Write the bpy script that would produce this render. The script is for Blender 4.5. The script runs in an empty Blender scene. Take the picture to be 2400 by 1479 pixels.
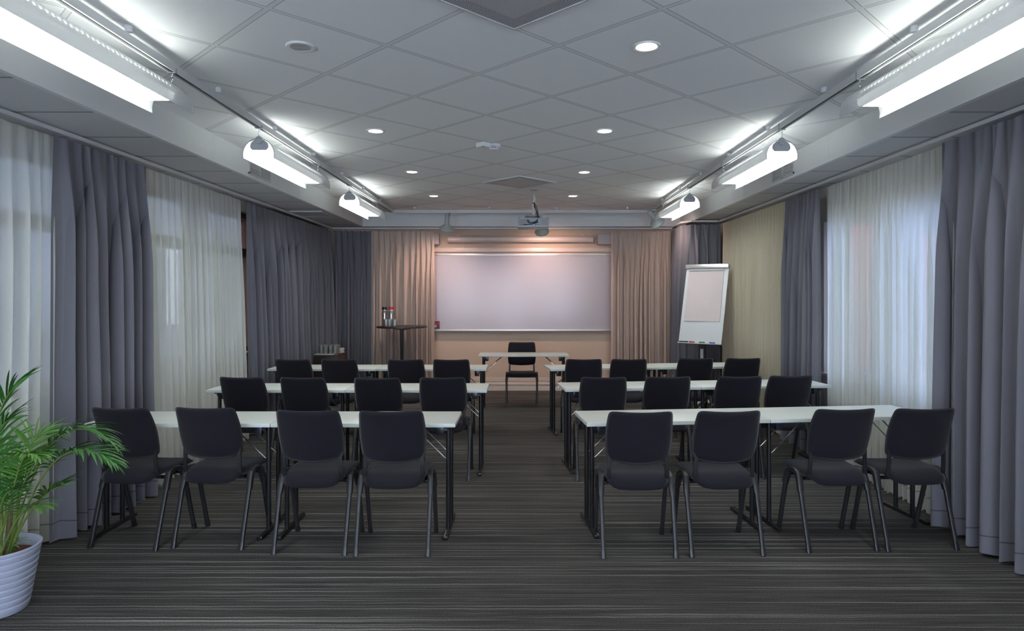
import bpy, bmesh, math, random
from mathutils import Vector, Matrix, noise
PI = math.pi
S = bpy.context.scene
C = S.collection
random.seed(7)
H = 1.52                      # eye height
def P(px, py, Y):             # photo pixel at depth Y -> world point
    return Vector(((px-1222)/1565*Y, Y, H+(692-py)/1565*Y))

# ------------------------------------------------------------------ materials
def mat(name, col, rough=.6, metal=0., spec=.5, bump=None, sheen=0, emit=None, es=0):
    m = bpy.data.materials.new(name); m.use_nodes = True
    n = m.node_tree.nodes; b = n['Principled BSDF']
    b.inputs['Base Color'].default_value = (*col, 1)
    b.inputs['Roughness'].default_value = rough
    b.inputs['Metallic'].default_value = metal
    b.inputs['Specular IOR Level'].default_value = spec
    if sheen:
        b.inputs['Sheen Weight'].default_value = sheen
        b.inputs['Sheen Roughness'].default_value = .5
    if emit:
        b.inputs['Emission Color'].default_value = (*emit, 1)
        b.inputs['Emission Strength'].default_value = es
    if bump:                  # (scale, strength, distance, colour variation)
        L = m.node_tree.links
        tc = n.new('ShaderNodeTexCoord'); t = n.new('ShaderNodeTexNoise')
        t.inputs['Scale'].default_value = bump[0]; t.inputs['Detail'].default_value = 4
        L.new(tc.outputs['Object'], t.inputs['Vector'])
        bp = n.new('ShaderNodeBump'); bp.inputs['Strength'].default_value = bump[1]; bp.inputs['Distance'].default_value = bump[2]
        L.new(t.outputs['Fac'], bp.inputs['Height']); L.new(bp.outputs['Normal'], b.inputs['Normal'])
        v = bump[3] if len(bump) > 3 else .08
        mr = n.new('ShaderNodeMapRange'); mr.inputs['To Min'].default_value = 1-v; mr.inputs['To Max'].default_value = 1+v
        L.new(t.outputs['Fac'], mr.inputs['Value'])
        mx = n.new('ShaderNodeVectorMath'); mx.operation = 'SCALE'
        mx.inputs[0].default_value = col; L.new(mr.outputs[0], mx.inputs['Scale'])
        L.new(mx.outputs[0], b.inputs['Base Color'])
    return m

def emis(name, col, s):
    m = bpy.data.materials.new(name); m.use_nodes = True
    n = m.node_tree.nodes; n.clear()
    e = n.new('ShaderNodeEmission'); e.inputs[0].default_value = (*col, 1); e.inputs[1].default_value = s
    o = n.new('ShaderNodeOutputMaterial'); m.node_tree.links.new(e.outputs[0], o.inputs[0])
    return m

M = {}
M['black_plastic'] = mat('black_plastic', (.018,.018,.021), .38, bump=(220,.15,.0006,.15))
M['black_metal'] = mat('black_metal', (.013,.013,.015), .3, spec=.6, bump=(60,.05,.0004,.1))
M['leg_metal'] = mat('leg_metal', (.022,.022,.025), .42, spec=.45, bump=(60,.05,.0004,.1))
M['chair_fabric'] = mat('chair_fabric', (.0135,.0125,.018), .92, spec=.15, sheen=.12, bump=(650,.5,.0012,.35))
M['laminate'] = mat('laminate', (.62,.655,.62), .38, bump=(14,.02,.0005,.02))
M['chrome'] = mat('chrome', (.75,.76,.78), .18, metal=1, bump=(50,.02,.0003,.03))
M['white_metal'] = mat('white_metal', (.62,.63,.64), .4, bump=(40,.03,.0004,.03))
M['grey_plastic'] = mat('grey_plastic', (.34,.35,.36), .5, bump=(90,.06,.0004,.05))
M['reflector'] = mat('reflector', (.74,.76,.78), .3, metal=.5, bump=(90,.04,.0004,.03))
M['white_plastic'] = mat('white_plastic', (.72,.73,.74), .45, bump=(60,.04,.0004,.03))
M['wall'] = mat('wall_paint', (.60,.45,.35), .8, bump=(35,.12,.002,.03))
M['wall_side'] = mat('side_wall_paint', (.55,.50,.42), .8, bump=(35,.12,.002,.03))
M['bulk'] = mat('bulkhead_paint', (.72,.73,.74), .55, bump=(25,.05,.001,.02))
M['trim'] = mat('trim_paint', (.66,.55,.48), .45, bump=(25,.04,.0006,.02))
M['board'] = mat('whiteboard_enamel', (.42,.375,.40), .2, spec=.5, bump=(6,.02,.0006,.015))
M['alu'] = mat('aluminium', (.62,.60,.60), .35, metal=.7, bump=(70,.03,.0004,.04))
M['cream'] = mat('cream_metal', (.68,.54,.48), .35, bump=(40,.03,.0004,.03))
M['speaker'] = mat('speaker_plastic', (.46,.40,.40), .6, bump=(150,.15,.0006,.06))
M['wood_red'] = mat('window_wood', (.16,.055,.025), .5, bump=(18,.2,.001,.3))
M['wood_dark'] = mat('dark_wood', (.022,.016,.013), .45, bump=(22,.15,.0008,.3))
M['wood_side'] = mat('brown_wood', (.075,.045,.032), .45, bump=(22,.15,.0008,.3))
M['leaf'] = mat('palm_leaf', (.045,.17,.03), .45, bump=(30,.15,.001,.5))
M['leaf2'] = mat('palm_leaf_pale', (.10,.25,.04), .45, bump=(30,.15,.001,.4))
M['stem'] = mat('palm_stem', (.16,.22,.05), .5, bump=(40,.25,.001,.4))
M['husk'] = mat('palm_husk', (.20,.13,.08), .7, bump=(40,.3,.001,.4))
M['soil'] = mat('clay_granules', (.11,.03,.018), .9, bump=(120,.9,.006,.5))
M['pot'] = mat('pot_ceramic', (.50,.53,.66), .35, bump=(30,.04,.0005,.02))
M['red'] = mat('red_plastic', (.45,.02,.03), .4, bump=(60,.05,.0004,.1))
M['green'] = mat('green_plastic', (.02,.16,.06), .4, bump=(60,.05,.0004,.1))
M['blue'] = mat('blue_plastic', (.05,.04,.35), .4, bump=(60,.05,.0004,.1))
M['navy'] = mat('hinge_plastic', (.018,.02,.032), .3, spec=.6, bump=(60,.05,.0004,.1))
M['linen'] = mat('white_linen', (.66,.68,.68), .9, bump=(300,.4,.001,.06))
M['dark'] = mat('recess_black', (.004,.004,.005), .9, bump=(60,.05,.0004,.1))
M['proj'] = mat('projector_casing', (.42,.47,.52), .45, bump=(90,.05,.0004,.04))
M['spot'] = mat('spot_enamel', (.42,.46,.46), .38, bump=(50,.03,.0004,.03))
M['paper'] = mat('chart_paper', (.66,.56,.55), .85, bump=(9,.25,.004,.05))
M['asphalt'] = mat('asphalt', (.05,.05,.055), .9, bump=(20,.4,.01,.2))
M['facade'] = mat('facade_render', (.38,.45,.68), .85, bump=(3,.2,.02,.08))
M['facade_red'] = mat('facade_red', (.30,.09,.10), .8, bump=(3,.2,.02,.08))
M['facade_dark'] = mat('facade_dark', (.07,.08,.10), .85, bump=(2,.3,.02,.25))
M['lamp_white'] = emis('fluorescent_diffuser', (.93,1.,.97), 15.)
M['lamp_up'] = emis('fluorescent_uplight', (.93,1.,.95), 17.)
M['lamp_warm'] = emis('halogen_lens', (1.,.86,.74), 14.)

def glass(name, tint=(1,1,1), k=.12, sparkle=0):
    m = bpy.data.materials.new(name); m.use_nodes = True
    n = m.node_tree.nodes; L = m.node_tree.links; n.clear()
    o = n.new('ShaderNodeOutputMaterial'); mx = n.new('ShaderNodeMixShader')
    t = n.new('ShaderNodeBsdfTransparent'); t.inputs[0].default_value = (*tint, 1)
    g = n.new('ShaderNodeBsdfGlossy'); g.inputs['Roughness'].default_value = .03
    f = n.new('ShaderNodeLayerWeight'); f.inputs['Blend'].default_value = .35
    ad = n.new('ShaderNodeMath'); ad.operation = 'MULTIPLY_ADD'; ad.inputs[1].default_value = .7; ad.inputs[2].default_value = k
    ad.use_clamp = True
    L.new(f.outputs['Fresnel'], ad.inputs[0]); L.new(ad.outputs[0], mx.inputs[0])
    L.new(t.outputs[0], mx.inputs[1]); L.new(g.outputs[0], mx.inputs[2]); last = mx
    if sparkle:  # white diffuse mixed in to stand for the sparkle of clear glass
        d = n.new('ShaderNodeBsdfDiffuse'); d.inputs[0].default_value = (.9,.92,.92,1); m2 = n.new('ShaderNodeMixShader'); m2.inputs[0].default_value = sparkle
        L.new(mx.outputs[0], m2.inputs[1]); L.new(d.outputs[0], m2.inputs[2]); last = m2
    L.new(last.outputs[0], o.inputs[0])
    return m
M['glass'] = glass('drinking_glass', (.985,.99,.985), .16, .10)
M['pane'] = glass('window_glass', (.9,.93,.95), .03)

def fabric(name, col, col2, transl, transp, weave=420, rough=.9):
    m = bpy.data.materials.new(name); m.use_nodes = True
    n = m.node_tree.nodes; L = m.node_tree.links; n.clear()
    o = n.new('ShaderNodeOutputMaterial'); tc = n.new('ShaderNodeTexCoord')
    mp = n.new('ShaderNodeMapping'); mp.inputs['Scale'].default_value = (weave, weave, weave*.12)
    t = n.new('ShaderNodeTexNoise'); t.inputs['Scale'].default_value = 1.; t.inputs['Detail'].default_value = 2
    L.new(tc.outputs['Object'], mp.inputs[0]); L.new(mp.outputs[0], t.inputs['Vector'])
    cr = n.new('ShaderNodeMix'); cr.data_type = 'RGBA'
    cr.inputs[6].default_value = (*col, 1); cr.inputs[7].default_value = (*col2, 1)
    L.new(t.outputs['Fac'], cr.inputs[0])
    sz = n.new('ShaderNodeSeparateXYZ'); L.new(tc.outputs['Object'], sz.inputs[0])       # stitched hem
    h1 = n.new('ShaderNodeMath'); h1.operation = 'COMPARE'; L.new(sz.outputs[2], h1.inputs[0]); h1.inputs[1].default_value = .125; h1.inputs[2].default_value = .004
    hm = n.new('ShaderNodeMix'); hm.data_type = 'RGBA'; L.new(h1.outputs[0], hm.inputs[0]); L.new(cr.outputs[2], hm.inputs[6]); hm.inputs[7].default_value = (*[c*.55 for c in col], 1)
    d = n.new('ShaderNodeBsdfDiffuse'); tr = n.new('ShaderNodeBsdfTranslucent')
    L.new(hm.outputs[2], d.inputs[0]); L.new(hm.outputs[2], tr.inputs[0])
    a = n.new('ShaderNodeMixShader'); a.inputs[0].default_value = transl
    L.new(d.outputs[0], a.inputs[1]); L.new(tr.outputs[0], a.inputs[2])
    last = a
    if transp:
        tp = n.new('ShaderNodeBsdfTransparent'); b = n.new('ShaderNodeMixShader')
        mr = n.new('ShaderNodeMapRange'); mr.inputs['To Min'].default_value = transp*.7; mr.inputs['To Max'].default_value = transp*1.3
        L.new(t.outputs['Fac'], mr.inputs['Value']); L.new(mr.outputs[0], b.inputs[0])
        L.new(a.outputs[0], b.inputs[1]); L.new(tp.outputs[0], b.inputs[2]); last = b
    else:
        g = n.new('ShaderNodeBsdfSheen'); g.inputs[0].default_value = (*[min(1,c*.35) for c in col], 1); g.inputs['Roughness'].default_value = .4
        b = n.new('ShaderNodeAddShader'); L.new(a.outputs[0], b.inputs[0]); L.new(g.outputs[0], b.inputs[1]); last = b
    L.new(last.outputs[0], o.inputs[0])
    return m
M['drape'] = fabric('grey_drape', (.150,.148,.170), (.178,.174,.198), .02, 0)
M['beige'] = fabric('beige_voile', (.66,.54,.47), (.72,.60,.53), .3, .04)
M['sheer'] = fabric('white_voile', (.74,.75,.70), (.84,.85,.80), .5, .26)
M['sheer_warm'] = fabric('cream_voile', (.68,.61,.47), (.75,.69,.55), .35, .05)

# carpet
def carpet():
    m = bpy.data.materials.new('striped_carpet'); m.use_nodes = True
    n = m.node_tree.nodes; L = m.node_tree.links; b = n['Principled BSDF']
    b.inputs['Roughness'].default_value = .95; b.inputs['Specular IOR Level'].default_value = .15
    tc = n.new('ShaderNodeTexCoord')
    w = n.new('ShaderNodeTexNoise'); w.inputs['Scale'].default_value = 9; w.inputs['Detail'].default_value = 3
    L.new(tc.outputs['Object'], w.inputs['Vector'])
    wm = n.new('ShaderNodeVectorMath'); wm.operation = 'MULTIPLY_ADD'
    wm.inputs[1].default_value = (0,.012,0); L.new(w.outputs['Color'], wm.inputs[0]); L.new(tc.outputs['Object'], wm.inputs[2])
    def lines(sx, sy, lo, hi, detail=1):
        mp = n.new('ShaderNodeMapping'); mp.inputs['Scale'].default_value = (sx, sy, 0)
        L.new(wm.outputs[0], mp.inputs[0])
        t = n.new('ShaderNodeTexNoise'); t.inputs['Scale'].default_value = 1; t.inputs['Detail'].default_value = detail
        L.new(mp.outputs[0], t.inputs['Vector'])
        r = n.new('ShaderNodeMapRange'); r.inputs['From Min'].default_value = lo; r.inputs['From Max'].default_value = hi
        L.new(t.outputs['Fac'], r.inputs['Value']); return r.outputs[0]
    a = lines(.35, 80, .565, .66); f = lines(2.2, 230, .45, .75, 2); g = lines(160, 160, .2, .8, 1); k = lines(1.3, 1.3, .25, .75, 4)
    def mix(fac, c1, c2):
        x = n.new('ShaderNodeMix'); x.data_type = 'RGBA'
        if isinstance(fac, float): x.inputs[0].default_value = fac
        else: L.new(fac, x.inputs[0])
        for i, c in ((6, c1), (7, c2)):
            if isinstance(c, tuple): x.inputs[i].default_value = (*c, 1)
            else: L.new(c, x.inputs[i])
        return x.outputs[2]
    base = mix(k, (.040,.038,.037), (.058,.054,.051))
    fine = mix(f, base, (.115,.108,.102))
    top = mix(a, fine, (.24,.235,.225))
    mu = n.new('ShaderNodeMapRange'); mu.inputs['To Min'].default_value = .55; mu.inputs['To Max'].default_value = 1.35
    L.new(g, mu.inputs['Value'])
    sc = n.new('ShaderNodeVectorMath'); sc.operation = 'SCALE'; L.new(top, sc.inputs[0]); L.new(mu.outputs[0], sc.inputs['Scale'])
    L.new(sc.outputs[0], b.inputs['Base Color'])
    bp = n.new('ShaderNodeBump'); bp.inputs['Strength'].default_value = .4; bp.inputs['Distance'].default_value = .003
    L.new(f, bp.inputs['Height']); L.new(bp.outputs[0], b.inputs['Normal'])
    return m
M['carpet'] = carpet()

# suspended ceiling tiles: grid laid at 45 degrees
def tiles(name, rot, side, off, col, bar, barw=.024):
    m = bpy.data.materials.new(name); m.use_nodes = True
    n = m.node_tree.nodes; L = m.node_tree.links; b = n['Principled BSDF']
    b.inputs['Roughness'].default_value = .9; b.inputs['Specular IOR Level'].default_value = .1
    tc = n.new('ShaderNodeTexCoord'); mp = n.new('ShaderNodeMapping'); mp.vector_type = 'TEXTURE'
    mp.inputs['Location'].default_value = (off[0], off[1], 0); mp.inputs['Rotation'].default_value = (0,0,rot)
    mp.inputs['Scale'].default_value = (side[0], side[1], 1)
    L.new(tc.outputs['Object'], mp.inputs[0])
    sx = n.new('ShaderNodeSeparateXYZ'); L.new(mp.outputs[0], sx.inputs[0])
    def mth(op, a, bb=None, c=None):
        x = n.new('ShaderNodeMath'); x.operation = op
        for i, v in enumerate((a, bb, c)):
            if v is None: continue
            if isinstance(v, (int, float)): x.inputs[i].default_value = v
            else: L.new(v, x.inputs[i])
        return x.outputs[0]
    def dist(s, size):                       # metres from the line, signed
        fr = mth('SUBTRACT', s, mth('ROUND', s)); return mth('MULTIPLY', fr, size)
    dx, dy = dist(sx.outputs[0], side[0]), dist(sx.outputs[1], side[1])
    ax, ay = mth('ABSOLUTE', dx), mth('ABSOLUTE', dy)
    mn = mth('MINIMUM', ax, ay)
    isbar = mth('LESS_THAN', mn, barw/2)
    shadow_line = mth('LESS_THAN', mth('ABSOLUTE', mth('SUBTRACT', mn, barw/2+.002)), .0022)  # thin shadow line beside each grid bar, painted into the colour
    t = n.new('ShaderNodeTexNoise'); t.inputs['Scale'].default_value = 320; t.inputs['Detail'].default_value = 3
    L.new(tc.outputs['Object'], t.inputs['Vector'])
    mr = n.new('ShaderNodeMapRange'); mr.inputs['To Min'].default_value = .93; mr.inputs['To Max'].default_value = 1.07
    L.new(t.outputs['Fac'], mr.inputs['Value'])
    sc = n.new('ShaderNodeVectorMath'); sc.operation = 'SCALE'; sc.inputs[0].default_value = col; L.new(mr.outputs[0], sc.inputs['Scale'])
    x1 = n.new('ShaderNodeMix'); x1.data_type = 'RGBA'; L.new(isbar, x1.inputs[0]); L.new(sc.outputs[0], x1.inputs[6]); x1.inputs[7].default_value = (*bar, 1)
    x2 = n.new('ShaderNodeMix'); x2.data_type = 'RGBA'; L.new(shadow_line, x2.inputs[0]); L.new(x1.outputs[2], x2.inputs[6]); x2.inputs[7].default_value = (*[c*.62 for c in bar], 1)
    L.new(x2.outputs[2], b.inputs['Base Color'])
    bp = n.new('ShaderNodeBump'); bp.inputs['Strength'].default_value = .25; bp.inputs['Distance'].default_value = .001
    L.new(t.outputs['Fac'], bp.inputs['Height']); L.new(bp.outputs[0], b.inputs['Normal'])
    return m
M['tiles'] = tiles('ceiling_tiles', PI/4, (.629,.6275), (-.696, 3.448), (.90,.90,.90), (.80,.80,.79))
M['tiles_low'] = tiles('soffit_tiles', 0, (20.0,.62), (10., 3.9), (.62,.62,.63), (.28,.28,.28), .010)

# perforated steel for the ceiling diffusers
def perforated(name, col, pitch, r, hole=(.03,.03,.035)):
    m = bpy.data.materials.new(name); m.use_nodes = True
    n = m.node_tree.nodes; L = m.node_tree.links; b = n['Principled BSDF']; b.inputs['Roughness'].default_value = .5
    tc = n.new('ShaderNodeTexCoord'); v = n.new('ShaderNodeVectorMath'); v.operation = 'SCALE'; v.inputs['Scale'].default_value = 1/pitch
    L.new(tc.outputs['Object'], v.inputs[0])
    f = n.new('ShaderNodeVectorMath'); f.operation = 'FRACTION'; L.new(v.outputs[0], f.inputs[0])
    s = n.new('ShaderNodeVectorMath'); s.operation = 'SUBTRACT'; s.inputs[1].default_value = (.5,.5,0); L.new(f.outputs[0], s.inputs[0])
    mu = n.new('ShaderNodeVectorMath'); mu.operation = 'MULTIPLY'; mu.inputs[1].default_value = (1,1,0); L.new(s.outputs[0], mu.inputs[0])
    ln = n.new('ShaderNodeVectorMath'); ln.operation = 'LENGTH'; L.new(mu.outputs[0], ln.inputs[0])
    lt = n.new('ShaderNodeMath'); lt.operation = 'LESS_THAN'; lt.inputs[1].default_value = r; L.new(ln.outputs['Value'], lt.inputs[0])
    x = n.new('ShaderNodeMix'); x.data_type = 'RGBA'; L.new(lt.outputs[0], x.inputs[0]); x.inputs[6].default_value = (*col, 1); x.inputs[7].default_value = (*hole, 1)
    L.new(x.outputs[2], b.inputs['Base Color'])
    return m
M['perf'] = perforated('perforated_steel', (.62,.62,.64), .0115, .36)
M['perf_plain'] = perforated('perforated_steel_fine', (.60,.60,.62), .006, .33, (.2,.2,.21))

# lamp hood: sheet metal whose crown is pierced by a row of slots
def hood_mat():
    m = bpy.data.materials.new('pierced_hood'); m.use_nodes = True
    n = m.node_tree.nodes; L = m.node_tree.links; b = n['Principled BSDF']; out = n['Material Output']
    b.inputs['Base Color'].default_value = (.72,.73,.74,1); b.inputs['Roughness'].default_value = .4; b.inputs['Metallic'].default_value = .1
    tc = n.new('ShaderNodeTexCoord'); sx = n.new('ShaderNodeSeparateXYZ'); L.new(tc.outputs['Object'], sx.inputs[0])
    def mth(op, a, bb):
        x = n.new('ShaderNodeMath'); x.operation = op
        for i, v in enumerate((a, bb)):
            if isinstance(v, (int, float)): x.inputs[i].default_value = v
            else: L.new(v, x.inputs[i])
        return x.outputs[0]
    fr = mth('FRACT', mth('MULTIPLY', sx.outputs[1], 1/.034), 0.)
    a = mth('LESS_THAN', fr, .3)
    z = mth('MULTIPLY', mth('GREATER_THAN', sx.outputs[2], .084), mth('LESS_THAN', sx.outputs[2], .097))
    yy = mth('MULTIPLY', mth('GREATER_THAN', sx.outputs[1], .14), mth('LESS_THAN', sx.outputs[1], 1.2))
    k = mth('MAXIMUM', mth('MULTIPLY', mth('MULTIPLY', a, z), yy), .11)
    t = n.new('ShaderNodeTexVoronoi'); t.inputs['Scale'].default_value = 260; L.new(tc.outputs['Object'], t.inputs['Vector'])
    bp = n.new('ShaderNodeBump'); bp.inputs['Strength'].default_value = .35; bp.inputs['Distance'].default_value = .001
    L.new(t.outputs['Distance'], bp.inputs['Height']); L.new(bp.outputs[0], b.inputs['Normal'])
    tr = n.new('ShaderNodeBsdfTransparent'); mx = n.new('ShaderNodeMixShader')
    L.new(k, mx.inputs[0]); L.new(b.outputs[0], mx.inputs[1]); L.new(tr.outputs[0], mx.inputs[2]); L.new(mx.outputs[0], out.inputs[0])
    return m
M['hood'] = hood_mat()

# ------------------------------------------------------------------ mesh helpers
def box(bm, lo, hi, bev=0, mtx=None):
    vs = [bm.verts.new((x, y, z)) for z in (lo[2], hi[2]) for y in (lo[1], hi[1]) for x in (lo[0], hi[0])]
    fs = [bm.faces.new([vs[i] for i in f]) for f in ((0,2,3,1),(4,5,7,6),(0,1,5,4),(2,6,7,3),(0,4,6,2),(1,3,7,5))]
    if bev:
        es = list({e for f in fs for e in f.edges})
        r = bmesh.ops.bevel(bm, geom=es, offset=bev, segments=2, profile=.6, affect='EDGES')
        vs = list({v for f in r['faces'] for v in f.verts} | {v for v in vs if v.is_valid})
    if mtx is not None: bmesh.ops.transform(bm, matrix=mtx, verts=[v for v in vs if v.is_valid])
    return vs
def tube(bm, pts, r, seg=12, sq=1., cap=True, roll=0):
    pts = [Vector(p) for p in pts]; rs = r if isinstance(r, (list, tuple)) else [r]*len(pts)
    rings = []; up = None
    for i, p in enumerate(pts):
        d = (pts[min(i+1, len(pts)-1)]-pts[max(i-1, 0)]).normalized()
        if up is None:
            up = Vector((0,0,1)) if abs(d.z) < .9 else Vector((0,1,0))
        a = d.cross(up).normalized(); b = a.cross(d).normalized(); up = b
        rr = rs[i] if isinstance(rs[i], (tuple, list)) else (rs[i], rs[i])
        ring = []
        for k in range(seg):
            t = 2*PI*k/seg+roll; c, s = math.cos(t), math.sin(t)
            if sq != 1: c, s = math.copysign(abs(c)**sq, c), math.copysign(abs(s)**sq, s)
            ring.append(bm.verts.new(p+a*c*rr[0]+b*s*rr[1]))
        rings.append(ring)
    for q, w in zip(rings, rings[1:]):
        for k in range(seg): bm.faces.new((q[k], q[(k+1)%seg], w[(k+1)%seg], w[k]))
    if cap:
        bm.faces.new(rings[0][::-1]); bm.faces.new(rings[-1])
def lathe(bm, prof, seg=32, c=(0,0,0), mtx=None, close=False):
    rings = []
    for r, z in prof:
        ring = [bm.verts.new((c[0]+r*math.cos(2*PI*k/seg), c[1]+r*math.sin(2*PI*k/seg), c[2]+z)) for k in range(seg)]
        rings.append(ring)
    pr = list(zip(rings, rings[1:])) + ([(rings[-1], rings[0])] if close else [])
    for q, w in pr:
        for k in range(seg): bm.faces.new((q[k], q[(k+1)%seg], w[(k+1)%seg], w[k]))
    if not close:
        for ring, p in ((rings[0], prof[0]), (rings[-1], prof[-1])):
            if p[0] > 1e-4: bm.faces.new(ring)
    if mtx is not None: bmesh.ops.transform(bm, matrix=mtx, verts=[v for r in rings for v in r])
def obj(name, bm, m, parent=None, smooth=True, loc=None, ang=40):
    bmesh.ops.recalc_face_normals(bm, faces=bm.faces)
    me = bpy.data.meshes.new(name); bm.to_mesh(me); bm.free()
    for x in (m if isinstance(m, (list, tuple)) else [m]): me.materials.append(x)
    if smooth:
        me.polygons.foreach_set('use_smooth', [True]*len(me.polygons))
        try: me.set_sharp_from_angle(angle=math.radians(ang))
        except Exception: pass
    o = bpy.data.objects.new(name, me); C.objects.link(o)
    if parent: o.parent = parent
    if loc is not None: o.location = loc
    return o
def N(): return bmesh.new()
def tag(o, label, cat, group=None, kind=None):
    o['label'] = label; o['category'] = cat
    if group: o['group'] = group
    if kind: o['kind'] = kind
    return o
def thing(name, label, cat, loc=(0,0,0), rz=0, group=None):
    o = bpy.data.objects.new(name, None); C.objects.link(o); o.location = loc; o.rotation_euler = (0,0,rz); o.empty_display_size = .1
    return tag(o, label, cat, group)
def struct(name, bm, m, label=None, parent=None, smooth=False):
    o = obj(name, bm, m, parent, smooth=smooth)
    if not parent:
        o['kind'] = 'structure'
        if label: o['label'] = label
    return o
def copy_tree(o, parent=None, **kw):
    c = o.copy(); C.objects.link(c)
    if parent: c.parent = parent
    for ch in list(o.children): copy_tree(ch, c)
    return c
def place(proto, used, loc, rz, label, group=None):
    o = proto if not used else copy_tree(proto)
    o.location = loc; o.rotation_euler = (0,0,rz); o['label'] = label
    if group: o['group'] = group
    return o

# ------------------------------------------------------------------ room shell
XL, XR, YB, YF = -3.15, 3.0, 10.65, -2.5
ZC, ZL = H+1.29, H+1.07        # tiled ceiling, lower soffits
BL, BR, BB = -2.46, 2.46, 10.36
bm = N(); box(bm, (XL-.3, YF-.2, -.1), (XR+.3, YB+.2, 0)); struct('floor', bm, M['carpet'], 'dark grey carpet with thin pale pinstripes')
bm = N(); box(bm, (BL-.1, YF, ZC), (BR+.1, YB, ZC+.1)); struct('ceiling', bm, M['tiles'], 'suspended ceiling of square tiles laid diagonally')
for nm, x0, x1 in (('ceiling_left', XL-.3, BL-.03), ('ceiling_right', BR+.03, XR+.3)):
    bm = N(); box(bm, (x0, YF, ZL), (x1, BB+.02 if x0 < 0 else YB, ZL+.1)); struct(nm, bm, M['tiles_low'], 'lowered soffit of grey boards above the curtains')
bm = N(); box(bm, (BL, BB+.02, ZL), (BR, YB, ZL+.1)); box(bm, (XL-.3, BB+.02, ZL), (BL, YB, ZL+.1)); struct('ceiling_back', bm, M['tiles_low'], 'lowered soffit by the whiteboard wall')
for i, (x0, x1, sgn) in enumerate(((BL-.03, BL, -1), (BR, BR+.03, 1))):
    bm = N(); box(bm, (x0, YF, ZL-.004), (x1, BB, ZC))
    xi = BL if sgn < 0 else BR
    box(bm, (min(xi, xi-sgn*.006), YF, ZL-.004), (max(xi, xi-sgn*.006), BB-.006, ZL+.012))
    for y in (2.9, 5.35, 7.4, 9.2): box(bm, (min(xi, xi-sgn*.002), y, ZL+.012), (max(xi, xi-sgn*.002), y+.006, ZC))
    struct('trim_%d' % (i+1), bm, M['bulk'], 'white boxed bulkhead along the curtain side')
bm = N(); box(bm, (BL-.03, BB, ZL-.004), (BR+.03, BB+.03, ZC)); box(bm, (BL, BB-.008, ZL-.004), (BR, BB, ZL+.012))
box(bm, (-.145, BB-.003, ZL+.012), (-.137, BB, ZC))
struct('trim_3', bm, M['bulk'], 'white boxed bulkhead over the whiteboard wall')

def wall_with_holes(x0, x1, holes, m, nm, label):
    bm = N(); y = YF
    for (a, b, z0, z1) in holes:
        box(bm, (x0, y, 0), (x1, a, ZL+.05)); box(bm, (x0, a, 0), (x1, b, z0)); box(bm, (x0, a, z1), (x1, b, ZL+.05)); y = b
    box(bm, (x0, y, 0), (x1, YB+.15, ZL+.05)); struct(nm, bm, m, label)
LW = [(2.0, 4.95, .85, 2.47), (5.45, 6.62, .85, 2.47), (6.72, 7.95, .85, 2.47)]
RW = [(4.35, 5.40, .74, 2.24), (5.68, 6.62, .74, 2.24)]
wall_with_holes(XL-.25, XL, LW, M['wall_side'], 'wall_left', 'window wall behind the curtains')
wall_with_holes(XR, XR+.25, RW, M['wall_side'], 'wall_right', 'window wall behind the curtains')
bm = N(); box(bm, (XL, YB, 0), (XR, YB+.15, ZC+.05)); struct('wall_back', bm, M['wall'], 'peach painted wall with the whiteboard')
bm = N(); x = XL
FW = [(-2.75,-1.55), (-1.0,.2), (.75,1.95)]  # unseen windows added for cool front light, placed by the whiteboard reflections
for a, b in FW:
    box(bm, (x, YF-.15, 0), (a, YF, ZC+.05)); box(bm, (a, YF-.15, 0), (b, YF, .3)); box(bm, (a, YF-.15, 2.5), (b, YF, ZC+.05)); x = b
box(bm, (x, YF-.15, 0), (XR, YF, ZC+.05)); struct('wall_front', bm, M['wall_side'])
for i, (a, b) in enumerate(FW):
    bm = N()
    for p, q in (((a,.3),(a+.06,2.5)),((b-.06,.3),(b,2.5)),((a+.06,.3),(b-.06,.36)),((a+.06,2.44),(b-.06,2.5))): box(bm, (p[0], YF-.12, p[1]), (q[0], YF-.04, q[1]), .003)
    wn = struct('window_%d' % (i+6), bm, M['white_metal'], 'unseen tall window added in the end wall for front light')
    bm = N(); box(bm, (a+.06, YF-.084, .36), (b-.06, YF-.076, 2.44)); obj('window_pane', bm, M['pane'], wn, smooth=False)
bm = N()
for (d, z0, z1) in ((.022, 0, .105), (.03, .095, .112), (.018, .112, .14), (.012, .15, .205)): box(bm, (XL, YB-d, z0), (XR, YB, z1), .002)
struct('baseboard_back', bm, M['trim'], 'stepped white skirting with cable duct')
bm = N(); box(bm, (XL, YF, 0), (XL+.02, YB-.04, .1)); struct('baseboard_left', bm, M['wood_red'], 'brown wooden skirting')
bm = N(); box(bm, (XR-.02, YF, 0), (XR, YB-.04, .1)); struct('baseboard_right', bm, M['wood_red'], 'brown wooden skirting')

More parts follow.
